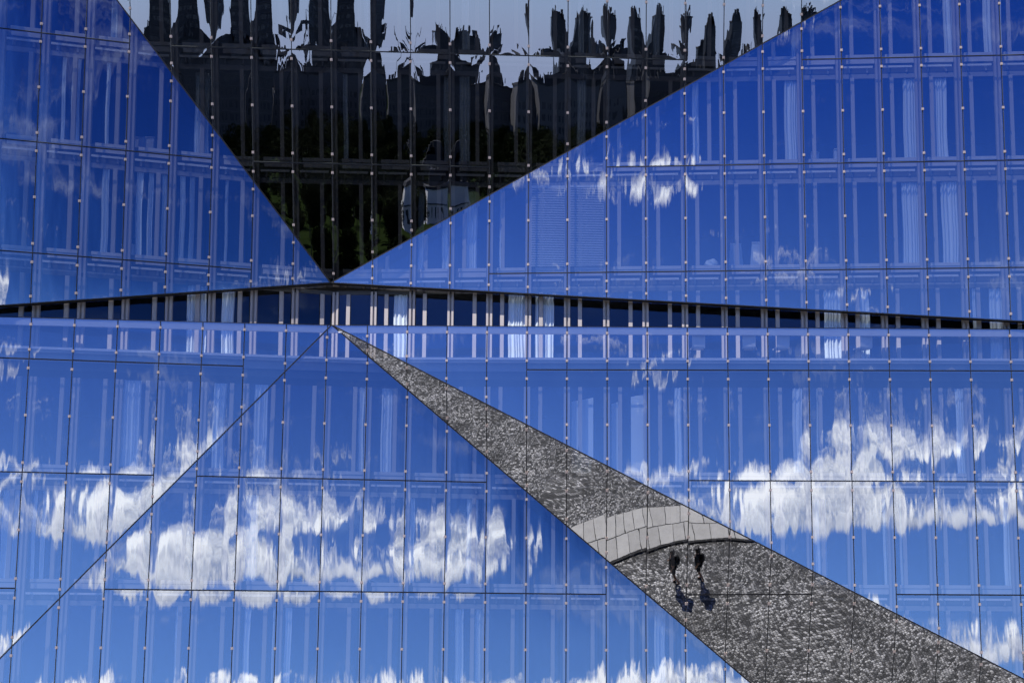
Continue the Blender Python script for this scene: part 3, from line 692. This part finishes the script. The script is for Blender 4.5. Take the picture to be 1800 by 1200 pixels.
for row, rr in enumerate((108, 122, 140, 158, 178, 204, 234, 264, 292)):
    a = -9+row*.7
    while a < 27:
        da = math.degrees(trng.uniform(7.0, 11.0)/rr); a += da
        if 4.6 < a < 7.8 and rr < 190: continue
        if row < 2 and trng.random() < .2: continue
        x, y = polar(a, rr+trng.uniform(-8, 8)); tree(x, y, trng.randrange(5) if row > 1 else 4, trng.uniform(.8, 1.15), trng.uniform(0, 6.28))
M['stone'] = pbr('house_stone', (.07, .068, .07), .8, 0, .15, .2); M['stone2'] = pbr('house_render', (.11, .108, .11), .8, 0, .12, .2); M['darkst'] = pbr('tower_cladding', (.025, .027, .032), .5, 0, .15, .2); M['pane'] = pbr('far_window', (.03, .035, .045), .15, 0, .1); M['roofm'] = pbr('roof_metal', (.028, .028, .03), .8, 0, .1); M['white'] = pbr('white_concrete', (.85, .84, .82), .8, 0, .12, .6)
def house(name, x, y, w, dpt, h, mat, label, cat='building', win=True, roofk=0, group='city buildings mirrored in the dark facet', ww=1.5, wh=1.9, pitch=3.4, fh=3.6):
    rz = math.atan2(x-4, -y)*-1
    r = empty(name, (x, y, ZG-.05), -rz*0.0)
    b = MB(); b.box(-w/2, w/2, -dpt, 0, 0, h); b.build('wall', mat, r)
    b = MB()
    if roofk == 0: b.box(-w/2-.3, w/2+.3, -dpt-.3, .3, h, h+.7); b.box(-w*.3, w*.1, -dpt*.7, -dpt*.3, h+.7, h+3.2)
    for k in range(11):
        cx = crng.uniform(-w*.46, w*.46); cw = crng.uniform(.4, 2.2); b.box(cx, cx+cw, -dpt*.4-cw, -dpt*.4, h+.3, h+crng.uniform(2.0, 6.0))
    cx = crng.uniform(-w*.4, w*.4); b.box(cx, cx+.35, -2.3, -2, h, h+crng.uniform(5, 10))
    if roofk == 0: pass
    elif roofk == 1:
        b.add([(-w/2-.3, .3, h), (w/2+.3, .3, h), (w/2+.3, -dpt-.3, h), (-w/2-.3, -dpt-.3, h), (-w/2+3, -dpt*.3, h+4), (w/2-3, -dpt*.3, h+4), (w/2-3, -dpt*.7, h+4), (-w/2+3, -dpt*.7, h+4)], [(0, 1, 5, 4), (1, 2, 6, 5), (2, 3, 7, 6), (3, 0, 4, 7), (4, 5, 6, 7), (3, 2, 1, 0)])
        for k in range(3): b.box(-w*.3+k*w*.28, -w*.3+k*w*.28+1.2, -dpt*.5, -dpt*.5+.8, h+3, h+6)
    else:
        m = 12
        for k in range(m):
            t0, t1 = math.pi*k/m, math.pi*(k+1)/m; b.add([(-w/2*math.cos(t0), .2, h+5*math.sin(t0)), (-w/2*math.cos(t1), .2, h+5*math.sin(t1)), (-w/2*math.cos(t1), -dpt, h+5*math.sin(t1)), (-w/2*math.cos(t0), -dpt, h+5*math.sin(t0)), (-w/2*math.cos(t0), .2, h), (-w/2*math.cos(t1), .2, h)], [(0, 1, 2, 3), (0, 4, 5, 1)])
    b.build('roof', M['roofm'], r)
    if win:
        b = MB(); nx = int((w-1)/pitch); nzz = int((h-2)/fh)
        for i in range(nx):
            for j in range(nzz):
                cx = (i-(nx-1)/2)*pitch; z = 1.2+j*fh; b.box(cx-ww/2, cx+ww/2, -.02, .05, z, z+wh)
        s = b.build('window_row', M['pane'], r); s['kind'] = 'stuff'
        b = MB()
        for j in range(nzz): b.box(-w/2+.2, w/2-.2, .0, .25, 1.2+j*fh+wh+.5, 1.2+j*fh+wh+.75)
        b.build('string_course', M['stone2'], r)
    tag(r, label, cat, group); return r
hr = random.Random(8)
a = -10.0; k = 0
KN = ['pale city block with flat cluttered roof', 'stone city block with flat cluttered roof']
cnt = 0
while a < 27:
    rr = hr.uniform(380, 470); w = hr.uniform(22, 38); x, y = polar(a+math.degrees(w/2/rr), rr); kk = 0
    house('city_block', x, y, w, 16, hr.uniform(21, 25.5), M['stone'] if k % 2 else M['stone2'], '%s, %s on the skyline' % (KN[k % 2], ['leftmost', 'second from the left', 'third from the left', 'fourth from the left', 'fifth from the left', 'sixth from the left', 'seventh from the left', 'eighth from the left', 'ninth from the left', 'tenth from the left', 'eleventh from the left', 'twelfth from the left'][min(cnt, 11)]), roofk=kk)
    a += math.degrees(w/rr)+hr.uniform(.05, .5); k += 1; cnt += 1
for q in range(9):
    a = -9+q*4.1+hr.uniform(-.8, .8); rr = hr.uniform(560, 680); x, y = polar(a, rr)
    house('far_block', x, y, hr.uniform(14, 26), 14, hr.uniform(27, 32), M['darkst'], 'dark far block peeping over the mirrored skyline, %s from the left' % ORD[q], roofk=0, group='far blocks')
for q, (a, rr, w, h) in enumerate(((-3.6, 520, 19, 78), (-.9, 500, 15, 70), (2.3, 540, 17, 74), (11.0, 560, 12, 41), (13.6, 590, 12, 43), (16.2, 560, 9, 39), (18.9, 580, 10, 42))):
    x, y = polar(a, rr); house('tower_block', x, y, w, w, h, M['darkst'], '%s dark high-rise tower above the mirrored skyline, %s from the left' % ('tall' if h > 60 else 'slim', ORD[q]), 'tower', roofk=0, ww=1.6, wh=1.6, group='mirrored towers')
x, y = polar(6.1, 192); house('pavilion', x, y, 7.5, 7, 7.2, M['white'], 'white concrete pavilion with tall slit windows among mirrored trees', 'pavilion', roofk=0, ww=.45, wh=2.2, pitch=1.5, fh=3.3)
# a tower crane over the roofs
x, y = polar(.9, 430); cr_ = empty('tower_crane', (x, y, ZG-.05)); b = MB(); b.tube((0, 0, 0), (0, 0, 33), .7, .6, 4); b.build('mast', M['darkst'], cr_)
b = MB(); b.box(-5, 13, -.6, .6, 33, 34.2); b.box(-5, -2.5, -1, 1, 31, 33); b.build('jib', M['darkst'], cr_); b = MB(); b.tube((0, 0, 34), (0, 0, 37.5), .5, .2, 4); b.tube((0, 0, 37.4), (12, 0, 34.2), .12, .12, 4); b.build('apex', M['darkst'], cr_)
tag(cr_, 'tower crane rising over the mirrored roofs', 'crane')
